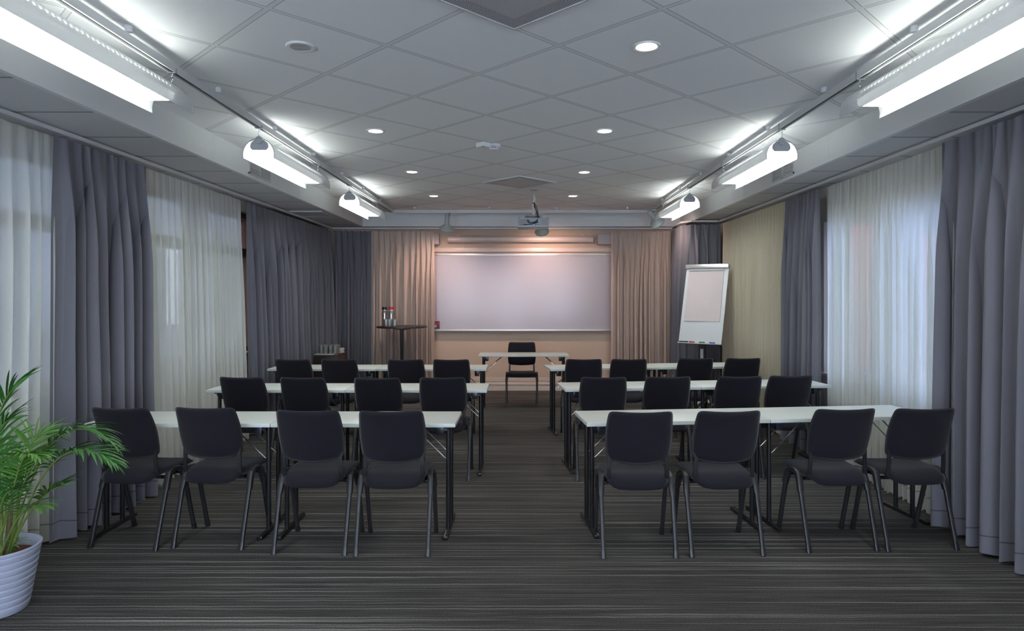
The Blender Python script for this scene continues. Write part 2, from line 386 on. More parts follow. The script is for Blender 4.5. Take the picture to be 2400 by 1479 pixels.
def window(i, side, y0, y1, z0, z1, m, transom):
    xa, xb = (XL-.16, XL-.06) if side < 0 else (XR+.06, XR+.16)
    bm = N(); f = .07
    box(bm, (xa, y0, z0), (xb, y0+f, z1), .004); box(bm, (xa, y1-f, z0), (xb, y1, z1), .004)
    box(bm, (xa, y0+f, z0), (xb, y1-f, z0+f), .004); box(bm, (xa, y0+f, z1-f), (xb, y1-f, z1), .004)
    if transom: box(bm, (xa, y0+f, 1.96), (xb, y1-f, 2.06), .004)
    if y1-y0 > 1.5: box(bm, (xa, (y0+y1)/2-.04, z0+f), (xb, (y0+y1)/2+.04, z1-f), .004)
    w = struct('window_%d' % i, bm, m, 'tall window behind the curtains')
    bm = N(); xm = (xa+xb)/2; box(bm, (xm-.004, y0+f, z0+f), (xm+.004, y1-f, z1-f)); obj('window_pane', bm, M['pane'], w, smooth=False)
    bm = N(); a = (XL-.06, XL+.03) if side < 0 else (XR-.03, XR+.06)
    box(bm, (a[0], y0, z0-.002), (a[1], y1, z0+.02), .004); obj('window_sill', bm, M['trim'], w)
for i, h in enumerate(LW): window(i+1, -1, *h, M['wood_red'], True)
for i, h in enumerate(RW): window(i+4, 1, *h, M['white_metal'], False)

# the street outside
bm = N(); box(bm, (-16, -10, -.5), (XL-.3, 34, -.3)); struct('ground_left', bm, M['asphalt'], 'dark street outside')
bm = N(); box(bm, (XR+.3, -10, -.5), (16, 34, -.3)); struct('ground_right', bm, M['asphalt'], 'dark street outside')
t = thing('building', 'unseen dark building added outside the palm-side windows to block sky light', 'building', (-7.5,8,-.3))  # unseen building, added to dim the sky on this side
bm = N(); box(bm, (-4,-16,0), (0,30,9.)); obj('facade', bm, M['facade_dark'], t, smooth=False)
for k in range(6):
    bm = N(); box(bm, (0,-6+k*4,1.2), (.06,-4.4+k*4,2.8)); obj('window', bm, M['glass'], t, smooth=False)
t = thing('building', 'pale building with red panels seen through the bright voile curtains', 'building', (9,14,-.3))
bm = N(); box(bm, (0,-20,0), (4,24,9.0)); obj('facade', bm, M['facade'], t, smooth=False)
for (a, b, h_) in ((-1.1,.9,3.1), (2.6,4.2,8.)):
    bm = N(); box(bm, (-.4, a, 0), (0, b, h_)); obj('red_panel', bm, M['facade_red'], t, smooth=False)
bm = N(); box(bm, (-.35,-1.1,3.12), (0,.9,8.)); obj('dark_panel', bm, M['facade_dark'], t, smooth=False)

# ------------------------------------------------------------------ curtains
def curtain(pts, z0, z1, npl, amp, m, label, group, seed, belly=.0, top=.5, sharp=1., sway=0.):
    rnd = random.Random(seed)
    pts = [Vector((p[0], p[1], 0)) for p in pts]
    seglen = [(b-a).length for a, b in zip(pts, pts[1:])]; tot = sum(seglen)
    def along(s):
        for a, b, l in zip(pts, pts[1:], seglen):
            if s <= l or b is pts[-1]:
                d = (b-a).normalized(); return a+d*s, Vector((d.y, -d.x, 0))
            s -= l
    w = [rnd.uniform(.55, 1.5) for _ in range(npl)]; W = sum(w); cum = [0]
    for x in w: cum.append(cum[-1]+x/W)
    A = [rnd.uniform(.6, 1.1) for _ in range(npl)]
    lean = [rnd.uniform(-.3, .3) for _ in range(npl+1)]
    rate = [rnd.uniform(1.3, 4.) for _ in range(npl+1)]
    P2 = 12; nz = 26; bm = N(); grid = []
    nt = npl*P2
    origin = along(tot/2)[0]
    for j in range(nz+1):
        v = j/nz; z = z1+(z0-z1)*v; row = []
        for i in range(nt+1):
            k = min(i//P2, npl-1); f = (i-k*P2)/P2
            rt = (1-f)*rate[k]+f*rate[k+1]; grow = min(1, v*rt+.12); blend = 3*grow*grow-2*grow**3
            s = cum[k]+(cum[k+1]-cum[k])*f
            # fold edges drift as they fall
            dr = ((1-f)*lean[k]+f*lean[k+1])*v*.5/npl if 0 < i < nt else 0
            s2 = min(max(s+dr, 0), 1)
            p, nrm = along(s2*tot)
            wave = math.sin(PI*f)**sharp*2-1
            side = math.cos(PI*f)
            pin = math.cos(2*PI*f)*.5+math.cos(4*PI*f+k)*.25
            off = A[k]*amp*(blend*wave*(.85+.35*v) + (1-blend)*(pin*top*.6+wave*.3))
            off += amp*.25*noise.noise(Vector((s*tot*2.5+seed, z*.9, seed*.37)))*blend
            off *= .25+.75*min(1, i/5, (nt-i)/5)
            off += belly*v
            tang = Vector((-nrm.y, nrm.x, 0)); p = p+tang*sway*v
            q = p+nrm*off+tang*(side*amp*.95*blend*A[k]*(1 if 0 < i < nt else 0))
            zz = z
            if j == 0: zz -= .012*abs(math.sin(PI*f))
            if j == nz: zz += .006*math.sin(i*.7+seed)+.008
            row.append(bm.verts.new((q.x-origin.x, q.y-origin.y, zz)))
        grid.append(row)
    for a, b in zip(grid, grid[1:]):
        for i in range(nt): bm.faces.new((a[i], a[i+1], b[i+1], b[i]))
    o = obj('curtain', bm, m, ang=180); o.location = (origin.x, origin.y, 0)
    tag(o, label, 'curtain', group); return o
ZT = H+1.005
xl, xr = -2.95, 2.80
curtain([(xl,2.3),(xl,4.26)], .01, ZT, 17, .035, M['sheer'], 'white voile curtain hanging behind the potted palm', None, 3, .05, sway=-.13)
curtain([(xl+.03,4.17),(xl+.03,5.20)], .01, ZT, 8, .072, M['drape'], 'grey drape between the two white voile stretches of the palm side', None, 22, .085, sway=-.13)
curtain([(xl,5.2),(xl,6.04)], .01, ZT, 9, .03, M['sheer'], 'white voile panel beside the wide grey drape, palm side', None, 5, .07, sway=-.06)
curtain([(xl,6.02),(xl,7.02)], .01, ZT, 11, .03, M['sheer'], 'white voile panel ending at the dark slit of open window', None, 6, .06)
curtain([(xl,7.16),(xl,8.93)], .01, ZT, 12, .070, M['drape'], 'long grey drape just past the dark slit of open window', None, 7, .05)
curtain([(xl,8.90),(xl,10.30)], .01, ZT, 10, .065, M['drape'], 'shaded grey drape behind the small cabinet of glasses', None, 8, .03)
curtain([(-2.93,10.41),(-2.34,10.41)], .01, ZT, 6, .065, M['drape'], 'grey drape in the corner behind the drinks cabinet, on the whiteboard wall', None, 9)
curtain([(-2.34,10.41),(-1.36,10.42)], .01, ZT, 11, .06, M['beige'], 'beige curtain behind the tall round table', None, 10)
curtain([(1.40,10.42),(2.33,10.42)], .01, ZT, 12, .06, M['beige'], 'beige curtain between the whiteboard and the flip chart', None, 11)
curtain([(2.34,10.38),(2.30,9.9),(2.29,9.55),(2.40,9.42),(2.81,9.42)], .01, ZT, 12, .06, M['drape'], 'grey drape rounding the corner behind the flip chart', None, 12)
curtain([(xr,9.28),(xr,7.0)], .01, ZT, 30, .02, M['sheer_warm'], 'cream voile curtain beside the flip chart', None, 13)
curtain([(xr-.02,7.03),(xr-.02,6.22)], .01, ZT, 7, .065, M['drape'], 'grey drape between the cream voile and the bright window voile', None, 14)
curtain([(xr+.02,6.16),(xr+.02,5.06)], .01, ZT, 15, .028, M['sheer'], 'bright window voile beside the cream voile side drape', None, 15)
curtain([(xr+.02,5.08),(xr+.02,4.30)], .01, ZT, 11, .028, M['sheer'], 'bright window voile tucked beside the big near grey drape', None, 16)
curtain([(xr-.03,4.40),(xr-.03,2.2)], .01, ZT, 17, .075, M['drape'], 'big grey drape at the palm-end row, window side', None, 17, .01)

def rail(name, pts, label):
    bm = N()
    tube(bm, [(p[0], p[1], 0) for p in pts], [(.018,.0175)]*len(pts), seg=4, roll=PI/4)
    o = obj(name, bm, M['white_metal'], smooth=False); o.location = (0,0,H+1.045)
    tag(o, label, 'curtain rail')
zr = H+1.045
rail('curtain_rail', [(xl+.0, 0, 0),(xl+.0,10.37,0)], 'white curtain rail along the soffit on the palm side')
rail('curtain_rail', [(-3.0,10.42,0),(2.36,10.42,0)], 'white curtain rail across the whiteboard wall')
rail('curtain_rail', [(2.36,10.38,0),(2.31,10.2,0),(2.30,9.6,0),(2.40,9.42,0),(2.77,9.42,0)], 'short curved curtain rail behind the flip chart')
rail('curtain_rail', [(xr,9.44,0),(xr,0,0)], 'white curtain rail along the soffit on the window side')

# ------------------------------------------------------------------ chair
def pad(outline, nu, nv, th, deform):
    """cushion: outline(u,v)->(x,s); deform(x,s,off)->Vector"""
    bm = N(); fr, bk = [], []
    for j in range(nv+1):
        rf, rb = [], []
        for i in range(nu+1):
            u, v = i/nu*2-1, j/nv*2-1
            x, s = outline(u, v)
            e = max(abs(u), abs(v)); t = max(0, 1-e**5)**.45
            rim = i in (0, nu) or j in (0, nv)
            a = bm.verts.new(deform(x, s, th/2*t)); b = a if rim else bm.verts.new(deform(x, s, -th/2*t))
            rf.append(a); rb.append(b)
        fr.append(rf); bk.append(rb)
    for g in (fr, bk):
        for j in range(nv):
            for i in range(nu): bm.faces.new((g[j][i], g[j][i+1], g[j+1][i+1], g[j+1][i]))
    return bm
def squircle(u, v, p=15):
    # map square to rounded square
    m = max(abs(u), abs(v))
    if m < 1e-6: return u, v
    l = (abs(u/m)**p+abs(v/m)**p)**(1/p)
    return u/l, v/l
def make_chair():
    t = thing('stacking_chair', 'chair', 'chair')
    def o_back(u, v):
        a, b = squircle(u, v)
        w = .197-.007*b*b-.005*max(0,-b)**2-.006*max(0,b)
        s = b*.153 - (.019*(1-a*a) if b < 0 else 0)*abs(b)
        s += (-.006*(1-a*a))*max(0,b)
        return a*w, s
    def d_back(x, s, off):
        k = (s+.153)/.306
        y = -.165-.075*k-.035*max(0,k-.6)**1.5*1.6 + 1.5*x*x*(1-.4*k) + off
        return Vector((x, y, .705+s))
    obj('backrest', pad(o_back, 22, 22, .042, d_back), M['chair_fabric'], t, ang=180)
    def o_seat(u, v):
        a, b = squircle(u, v, 6)
        return a*(.197+.018*b), b*.215
    def d_seat(x, s, off):
        z = .437+off+.010*(abs(x)/.2)**2
        if s > .13: z -= 3.2*(s-.13)**2
        if s < -.09: z -= 3.0*(s+.09)**2
        return Vector((x, s+.025, z))
    obj('seat', pad(o_seat, 20, 22, .055, d_seat), M['chair_fabric'], t, ang=180)
    for sx in (-1, 1):
        bm = N()
        tube(bm, [(sx*.165,.06,.399),(sx*.165,-.06,.40),(sx*.168,-.105,.413),(sx*.171,-.128,.455),(sx*.170,-.133,.52),(sx*.166,-.137,.60)],
             [(.013,.006)]*6, seg=8, sq=.4)
        obj('back_support', bm, M['black_plastic'], t)
        bm = N()   # moulded side bracket: arch joining the two legs
        tube(bm, [(sx*.212,-.095,.335),(sx*.209,-.078,.385),(sx*.206,-.058,.428),(sx*.205,-.02,.445),(sx*.205,.03,.44),(sx*.206,.07,.415),(sx*.209,.088,.375),(sx*.212,.1,.335)],
             [(.0165,.015),(.0175,.016),(.018,.018),(.0155,.014),(.0155,.014),(.018,.017),(.0175,.016),(.0165,.015)], seg=12, sq=.35)
        tube(bm, [(sx*.205,.0,.432),(sx*.165,.0,.412)], .012, seg=8)
        obj('side_bracket', bm, M['leg_metal'], t)
        for sy in (-1, 1):
            bm = N(); tube(bm, [(sx*.212, sy*.093,.345),(sx*.210, sy*.192,.012)], [(.0125,.011)]*2, seg=12, sq=.4)
            l = obj('leg', bm, M['leg_metal'], t)
            bm = N(); tube(bm, [(sx*.2105, sy*.183,.042),(sx*.210, sy*.196,0)], [(.0145,.012)]*2, seg=10, sq=.5)
            obj('foot_cap', bm, M['black_plastic'], l)
    bm = N(); tube(bm, [(-.205,-.05,.40),(.205,-.05,.40)], .011, seg=10); tube(bm, [(-.205,.08,.40),(.205,.08,.40)], .011, seg=10)
    obj('seat_frame', bm, M['black_metal'], t)
    return t
chair = make_chair(); used = False
CH = []
rows = {'palm-end row': [('palm side', [(-2.384,3.99,-6.5),(-1.882,3.995,-4.),(-1.244,3.905,-2.),(-.755,3.885,0.)]),
                         ('window side', [(.685,3.856,0.5),(1.2,3.88,3.),(1.905,3.95,4.5),(2.385,3.967,3.)])],
        'middle row': [('palm side', [(-2.285,5.47,-5.),(-1.78,5.45,-3.),(-1.170,5.43,-1.),(-.642,5.45,0.)]),
                       ('window side', [(.672,5.47,0.),(1.205,5.50,2.5),(1.80,5.52,3.5),(2.24,5.57,4.)])],
        'whiteboard-end row': [('palm side', [(-2.38,6.97,-4.5),(-1.905,6.98,-3.),(-1.205,6.96,-.5),(-.73,6.96,0.)]),
                               ('window side', [(.654,7.0,0.),(1.125,7.0,0.5),(1.85,7.1,3.),(2.352,7.1,4.)])]}
ordw = {0: 'seat by the curtains', 1: 'second seat from the curtains', 2: 'second seat from the aisle', 3: 'seat on the aisle'}
for rn, sides in rows.items():
    for sd, lst in sides:
        for i, (x, y, a) in enumerate(lst):
            k = i if sd == 'palm side' else 3-i
            a = math.radians(a); fx, fy = -math.sin(a), math.cos(a)
            place(chair, used, (x+fx*.195, y+fy*.195, 0), a, 'black fabric chair, %s, %s, %s' % (rn, sd, ordw[k]), 'audience chairs facing the whiteboard'); used = True
o = place(chair, True, (.006, 9.25, 0), PI, 'single black chair behind the presenter table, facing the rows')
del o['group']

# ------------------------------------------------------------------ folding tables
def make_table(W=1.165, D=.44, Z=.722):
    t = thing('folding_table', 'table', 'table')
    bm = N(); box(bm, (-W/2, -D/2, Z-.024), (W/2, D/2, Z), .003); obj('tabletop', bm, M['laminate'], t)
    for sx in (-1, 1):
        x = sx*(W/2-.058)
        bm = N(); box(bm, (x-.014, -.235, 0), (x+.014, .235, .024), .005); f = obj('foot_bar', bm, M['black_metal'], t)
        bm = N()
        for sy in (-1, 1): lathe(bm, [(0,.024),(.006,.024),(.004,.030),(0,.031)], 8, (x, sy*.085+.02, 0))
        obj('bolt', bm, M['chrome'], f)
        for sy in (-1, 1):
            bm = N(); tube(bm, [(x, sy*.085, .022),(x, sy*.085, Z-.04)], .0155, seg=14); l = obj('leg', bm, M['black_metal'], t)
            bm = N(); y = sy*.085
            tube(bm, [(x-sx*.008, y, .47),(x-sx*.028, y, .482),(x-sx*.24, y, Z-.035),(x-sx*.31, y, Z-.03)], .0042, seg=8)
            obj('brace', bm, M['chrome'], t)
        bm = N(); box(bm, (x-.018, -.15, Z-.042), (x+.018, .15, Z-.024), .003)
        obj('leg_mount', bm, M['black_metal'], t)
        bm = N(); box(bm, (x-sx*.045-.024, -.15, Z-.088), (x-sx*.045+.024, -.11, Z-.024), .006)
        box(bm, (min(x, x-sx*.03), -.14, Z-.06), (max(x, x-sx*.03), -.12, Z-.045))
        obj('hinge_block', bm, M['navy'], t)
    return t
tbl = make_table(); used = False
def tab(xn, yn, a, W, label, group='white folding tables in rows'):
    """xn,yn: middle of the edge that faces the chairs"""
    global used
    a = math.radians(a); D = .44
    o = place(tbl, used, (xn-math.sin(a)*D/2, yn+math.cos(a)*D/2, 0), a, label, group); used = True
    o.scale = (W/1.165, 1, 1); return o
def tab2(x0, y0, x1, y1, label, **k):
    a = math.degrees(math.atan2(y1-y0, x1-x0)); w = math.hypot(x1-x0, y1-y0)
    return tab((x0+x1)/2, (y0+y1)/2, a, w-.003, label, **k)
tab2(-2.72,4.15,-1.562,4.15, 'white folding table in the palm-end row, palm side, by the curtains')
tab2(-1.562,4.15,-.41,4.15, 'white folding table in the palm-end row, palm side, on the aisle')
tab2(.408,4.17,1.60,4.29, 'white folding table in the palm-end row, window side, on the aisle')
tab2(1.60,4.29,2.74,4.425, 'white folding table in the palm-end row, window side, by the curtains')
tab2(-2.66,5.62,-1.482,5.62, 'white folding table in the middle row, palm side, by the curtains')
tab2(-1.482,5.62,-.29,5.62, 'white folding table in the middle row, palm side, on the aisle')
tab2(.372,5.67,1.565,5.80, 'white folding table in the middle row, window side, on the aisle')
tab2(1.565,5.80,2.755,5.92, 'white folding table in the middle row, window side, by the curtains')
tab2(-2.76,7.24,-1.57,7.24, 'white folding table in the whiteboard-end row, palm side, by the curtains')
tab2(-1.57,7.24,-.38,7.24, 'white folding table in the whiteboard-end row, palm side, on the aisle')
tab2(.315,7.22,1.51,7.38, 'white folding table in the whiteboard-end row, window side, on the aisle')
tab2(1.51,7.38,2.69,7.53, 'white folding table in the whiteboard-end row, window side, by the curtains')
o = tab2(-.575,8.90,.635,8.90, 'white presenter table alone in front of the whiteboard'); del o['group']

# ------------------------------------------------------------------ light tracks
XT = 1.882; ZTR = H+1.20
def track(name, p0, p1, cups, label):
    t = thing(name, label, 'light track', (0,0,0))
    p0, p1 = Vector(p0), Vector(p1); d = (p1-p0).normalized(); n = Vector((d.y, -d.x, 0))
    def strip(bm, a, b, z0, z1):
        vs = [bm.verts.new((q+n*o_+Vector((0,0,z))).to_tuple()) for q in (p0, p1) for (o_, z) in ((a,z0),(b,z0),(b,z1),(a,z1))]
        for f in ((0,1,2,3),(7,6,5,4),(0,4,5,1),(1,5,6,2),(2,6,7,3),(3,7,4,0)): bm.faces.new([vs[i] for i in f])
    bm = N(); strip(bm, -.02, .02, ZTR+.012, ZTR+.042); strip(bm, -.02, -.012, ZTR, ZTR+.012); strip(bm, .012, .02, ZTR, ZTR+.012)
    r = obj('rail', bm, M['white_metal'], t, smooth=False)
    bm = N(); strip(bm, -.0115, .0115, ZTR+.0095, ZTR+.0115); obj('rail_slot', bm, M['dark'], r, smooth=False)
    for c in cups:
        bm = N(); q = p0+d*c
        lathe(bm, [(.004,.0),(.004,.016),(.015,.018),(.018,.024),(.018,ZC-ZTR-.042)], 16, (q.x, q.y, ZTR+.042))
        obj('ceiling_cup', bm, M['white_plastic'], t)
    return t
track('light_track', (-XT,-1.3,0), (-XT,9.72,0), [.7+.95*i for i in range(11)], 'white lighting track on the palm side of the ceiling')
track('light_track', (XT,-1.3,0), (XT,9.72,0), [.7+.95*i for i in range(11)], 'white lighting track on the window side of the ceiling')
track('light_track', (-XT+.025,9.74,0), (XT-.025,9.74,0), [.3,1.39,2.37,3.4], 'white lighting track running across near the whiteboard wall')

# ------------------------------------------------------------------ pendant lamps under the tracks
LH = 1.39
def make_pendant():
    t = thing('pendant_light', 'lamp', 'lamp')       # origin: near lip, centre
    prof = [(.109,0),(.111,.02),(.110,.04),(.104,.066),(.090,.094),(.066,.119),(.036,.135),(0,.140)]
    prof = prof+[(-x, z) for x, z in prof[-2::-1]]
    bm = N(); th = .0022; rows_ = []
    for y in (0, .02, LH*.33, LH*.66, LH-.02, LH):
        out = [bm.verts.new((x, y, z)) for x, z in prof]
        inn = [bm.verts.new((x*(1-th/.11), y, z-(th if z > .06 else 0)*1.0)) for x, z in prof]
        rows_.append((out, inn))
    for (a, b), (c, d) in zip(rows_, rows_[1:]):
        for i in range(len(prof)-1):
            bm.faces.new((a[i], a[i+1], c[i+1], c[i])); bm.faces.new((b[i+1], b[i], d[i], d[i+1]))
        bm.faces.new((a[0], c[0], d[0], b[0])); bm.faces.new((a[-1], b[-1], d[-1], c[-1]))
    for (a, b) in (rows_[0], rows_[-1]):
        for i in range(len(prof)-1): bm.faces.new((a[i], b[i], b[i+1], a[i+1]))
    obj('hood', bm, M['hood'], t, ang=60)
    for y in (.0, LH):
        bm = N(); tube(bm, [(x*1.005, y, z) for x, z in prof], .0028, seg=6)
        obj('hood_edge', bm, M['grey_plastic'], t)
    for y0, y1 in ((.012, .035), (LH-.035, LH-.012)):
        bm = N()
        sh = [(.064,.074),(.067,.090),(.060,.112),(.036,.131),(-.036,.131),(-.060,.112),(-.067,.090),(-.064,.074),(-.050,.060),(.050,.060)]
        a = [bm.verts.new((x, y0, z)) for x, z in sh]; b = [bm.verts.new((x, y1, z)) for x, z in sh]
        bm.faces.new(a); bm.faces.new(b)
        for i in range(len(sh)): bm.faces.new((a[i], a[(i+1) % len(sh)], b[(i+1) % len(sh)], b[i]))
        obj('end_cap', bm, M['grey_plastic'], t)
        yy = y0-.008 if y0 < .1 else y1+.008
        bm = N(); lathe(bm, [(0,-.005),(.026,-.005),(.028,0),(.026,.005),(0,.005)], 20, mtx=Matrix.Translation((0,yy,.130)) @ Matrix.Rotation(PI/2, 4, 'X'))
        tube(bm, [(0,yy,.15),(0,yy,.165)], .003, seg=6)
        h = obj('hanger', bm, M['grey_plastic'], t)
        bm = N()
        for k in range(4):
            z = .165+k*.014
            ring = [(math.cos(a_)*.0045, 0, z+.006+math.sin(a_)*.009) if k % 2 else (0, math.cos(a_)*.0045, z+.006+math.sin(a_)*.009) for a_ in [2*PI*q/8 for q in range(9)]]
            tube(bm, [(p[0], p[1]+yy, p[2]) for p in ring], .0013, seg=5, cap=False)
        obj('chain', bm, M['chrome'], h)
        bm = N(); box(bm, (-.024,yy-.008,.213), (.024,yy+.008,.218)); box(bm, (-.024,yy-.008,.213), (-.020,yy+.008,.26)); box(bm, (.020,yy-.008,.213), (.024,yy+.008,.238))
        obj('track_clip', bm, M['grey_plastic'], h, smooth=False)
    # luminous trough
    bm = N()
    sh = [(.080,.044),(.070,.030),(-.070,.030),(-.080,.044),(-.080,.07),(.080,.07)]
    y0, y1 = .05, LH-.13
    a = [bm.verts.new((x, y0, z)) for x, z in sh]; b = [bm.verts.new((x, y1, z)) for x, z in sh]
    bm.faces.new(a); bm.faces.new(b)
    for i in range(len(sh)): bm.faces.new((a[i], a[(i+1) % len(sh)], b[(i+1) % len(sh)], b[i]))
    obj('diffuser', bm, M['lamp_white'], t, smooth=False)
    bm = N(); box(bm, (-.014,.12,.1395), (.014,LH-.12,.1408)); obj('uplight', bm, M['lamp_up'], t, smooth=False)
    return t
pl = make_pendant(); used = False
ZH = H+.982
pos = [(-XT, 2.21, 'palm side, entering at the picture edge above the palm'), (-XT, 4.78, 'palm side, middle of the three'), (-XT, 7.30, 'palm side, whiteboard end'),
       (XT, 2.32, 'window side, over the big near drape'), (XT, 4.82, 'window side, middle of the three'), (XT, 7.46, 'window side, whiteboard end'), (-XT, -.36, 'palm side, added unseen behind the viewpoint for ambient light'), (XT, -.3, 'window side, added unseen behind the viewpoint for ambient light')]  # last two lamps are unseen, added to raise the ambient light
for x, y, lab in pos:
    place(pl, used, (x, y, ZH), 0, 'fluorescent pendant lamp, '+lab, 'fluorescent pendant lamps under the tracks'); used = True

# ------------------------------------------------------------------ recessed downlights, vents, sensors
def make_down():
    t = thing('downlight', 'downlight', 'downlight')
    bm = N(); lathe(bm, [(.052,-.001),(.056,-.006),(.070,-.008),(.074,-.003),(.074,0)], 32); obj('ring', bm, M['white_plastic'], t)
    bm = N(); lathe(bm, [(0,-.010),(.03,-.009),(.050,-.004),(.050,0)], 32); obj('lens', bm, M['lamp_warm'], t)
    return t
dl = make_down(); used = False
def lamp(kind, name, loc, col, e, parent=None, rot=(0,0,0), **k):
    l = bpy.data.lights.new(name, kind); l.color = col; l.energy = e
    for a, b in k.items(): setattr(l, a, b)
    o = bpy.data.objects.new(name, l); C.objects.link(o); o.location = loc; o.rotation_euler = rot
    if parent: o.parent = parent
    return o
DL = [(.648,3.457,'window-side line, over the palm-end row'),(.653,5.235,'window-side line, over the middle row'),(.658,6.99,'window-side line, beside the square diffuser'),(.668,8.66,'window-side line, beside the projector pole'),
      (-1.143,5.235,'palm-side line, over the middle row'),(-1.143,6.97,'palm-side line, over the whiteboard-end row'),(-1.137,8.66,'palm-side line, by the cross track')]
for x, y, lab in DL:
    place(dl, used, (x, y, ZC), 0, 'round recessed downlight, '+lab, 'recessed halogen downlights'); used = True
    lamp('SPOT', 'halogen_beam', (x, y, ZC-.02), (1,.80,.64), 13, spot_size=math.radians(110), spot_blend=.8, shadow_soft_size=.04)

t = thing('air_valve', 'round white slatted air valve in the tiled ceiling', 'air valve', (-1.143,3.46,ZC))
bm = N(); lathe(bm, [(.050,-.002),(.054,-.008),(.070,-.009),(.076,-.003),(.076,0)], 32); obj('ring', bm, M['white_plastic'], t)
bm = N(); lathe(bm, [(0,-.0015),(.051,-.0015),(.051,0)], 32); obj('recess', bm, M['dark'], t)
bm = N()
for k in range(-4, 5):
    x = math.sqrt(.05**2-(k*.0105)**2); box(bm, (-x, k*.0105-.003, -.008), (x, k*.0105+.001, -.003))
obj('slat', bm, M['alu'], t, smooth=False)

def square_vent(loc, rz, w, label, m, inner=True):
    t = thing('ceiling_diffuser', label, 'air diffuser', loc, rz); w /= 2
    bm = N(); f = .012
    for a, b in (((-w,-w),(w,-w+f)),((-w,w-f),(w,w)),((-w,-w+f),(-w+f,w-f)),((w-f,-w+f),(w,w-f))): box(bm, (*a,-.014), (*b,0))
    obj('frame', bm, M['white_metal'], t, smooth=False)
    bm = N(); box(bm, (-w+f,-w+f,-.010), (w-f,w-f,-.002)); obj('perforated_plate', bm, m, t, smooth=False)
    if inner:
        bm = N(); box(bm, (-w*.68,-w*.68,-.0135), (w*.68,w*.68,-.0105), .001); obj('deflector', bm, M['perf_plain'], t, smooth=False)
    return t
square_vent((-.035,2.785,ZC), PI/4, .615, 'large perforated square diffuser cut by the top of the picture', M['perf'])
square_vent((-.02,7.60,ZC), PI/4, .60, 'perforated square diffuser beside the projector pole', M['perf'])
square_vent((-2.78,8.72,ZL), 0, .5, 'perforated grey diffuser in the low soffit over the grey drapes', M['perf_plain'], False)

def grille(x, y, sgn, label):
    t = thing('air_grille', label, 'air grille', (x, y, ZL+.105)); s = -sgn
    bm = N(); w, h = .26, .075
    def bb(bm, y0, y1, z0, z1, d0, d1): box(bm, (min(s*d0, s*d1), y0, z0), (max(s*d0, s*d1), y1, z1))
    for (a, b, c, d) in ((-w,w,-h,-h+.014),(-w,w,h-.014,h),(-w,-w+.02,-h,h),(w-.02,w,-h,h),(-.012,.012,-h,h)): bb(bm, a, b, c, d, 0, .008)
    obj('frame', bm, M['white_metal'], t, smooth=False)
    bm = N(); bb(bm, -w+.01, w-.01, -h+.01, h-.01, 0, .001); obj('recess', bm, M['dark'], t, smooth=False)
    bm = N()
    for k in range(9):
        z = -h+.02+k*.0135; bb(bm, -w+.02, w-.02, z, z+.006, .001, .007)
    for k in range(24):
        y_ = -w+.03+k*.0205; bb(bm, y_, y_+.003, -h+.014, h-.014, .001, .005)
    obj('slats', bm, M['white_metal'], t, smooth=False)
grille(BL, 6.28, -1, 'slatted air grille on the bulkhead, palm side')
grille(BR, 6.28, 1, 'slatted air grille on the bulkhead, window side')

t = thing('smoke_detector', 'round white smoke detector on the tiled ceiling', 'smoke detector', (-.235,5.72,ZC))
bm = N(); lathe(bm, [(.055,0),(.058,-.014),(.050,-.020),(.034,-.022)], 28); lathe(bm, [(.040,-.036),(.038,-.044),(.02,-.048),(0,-.048)], 28); obj('body', bm, M['white_plastic'], t)
bm = N()
for k in range(14):
    a = 2*PI*k/14; box(bm, (.030,-.003,-.037), (.038,.003,-.020), mtx=Matrix.Rotation(a, 4, 'Z'))
obj('fins', bm, M['white_plastic'], t, smooth=False)
bm = N(); lathe(bm, [(.024,-.021),(.024,-.037)], 20); obj('chamber', bm, M['dark'], t)
t = thing('motion_sensor', 'small white box sensor beside the smoke detector', 'sensor', (-.322,5.66,ZC), PI/4)
bm = N(); box(bm, (-.045,-.045,-.036), (.045,.045,0), .004); obj('body', bm, M['white_plastic'], t)
bm = N(); lathe(bm, [(0,-.040),(.006,-.040),(.006,-.036)], 12, (-.03,-.03,0)); obj('lens', bm, M['dark'], t)

# ------------------------------------------------------------------ whiteboard wall
zw0, zw1 = .965, 2.165
t = thing('whiteboard', 'wide wall-mounted whiteboard with aluminium frame', 'whiteboard', (0,YB,0))
bm = N(); box(bm, (-1.55,-.022,zw0+.01), (1.56,-.004,zw1-.01)); obj('writing_surface', bm, M['board'], t, smooth=False)
bm = N()
box(bm, (-1.56,-.034,zw0-.014), (1.57,-.002,zw0+.012), .003); box(bm, (-1.56,-.03,zw1-.012), (1.57,-.002,zw1+.012), .003)
box(bm, (-1.56,-.03,zw0), (-1.545,-.002,zw1), .002); box(bm, (1.555,-.03,zw0), (1.57,-.002,zw1), .002)
obj('frame', bm, M['alu'], t)
bm = N(); box(bm, (-1.5,-.085,zw0-.012), (1.5,-.034,zw0-.004), .002); obj('pen_tray', bm, M['alu'], t)
t = thing('wall_rail', 'cream rail on the wall over the whiteboard', 'wall rail', (0,YB,2.245))
bm = N(); box(bm, (-2.2,-.03,-.03), (2.2,0,.03), .004); box(bm, (-2.2,-.045,-.036), (2.2,-.03,-.022), .003); obj('rail', bm, M['cream'], t)
t = thing('projection_screen', 'rolled-up projection screen in a round cream housing above the whiteboard', 'projection screen', (0,YB-.10,H+.885))
bm = N(); tube(bm, [(-1.15,0,0),(1.12,0,0)], .052, seg=24); obj('housing', bm, M['cream'], t)
bm = N()
for a in (-1.155, 1.125): tube(bm, [(a-.006,0,0),(a+.006,0,0)], .055, seg=24)
obj('end_cap', bm, M['cream'], t)
for a in (-1.0, .97):
    bm = N(); box(bm, (a-.02,.03,-.04), (a+.02,.1,.075), .003); obj('bracket', bm, M['cream'], t)
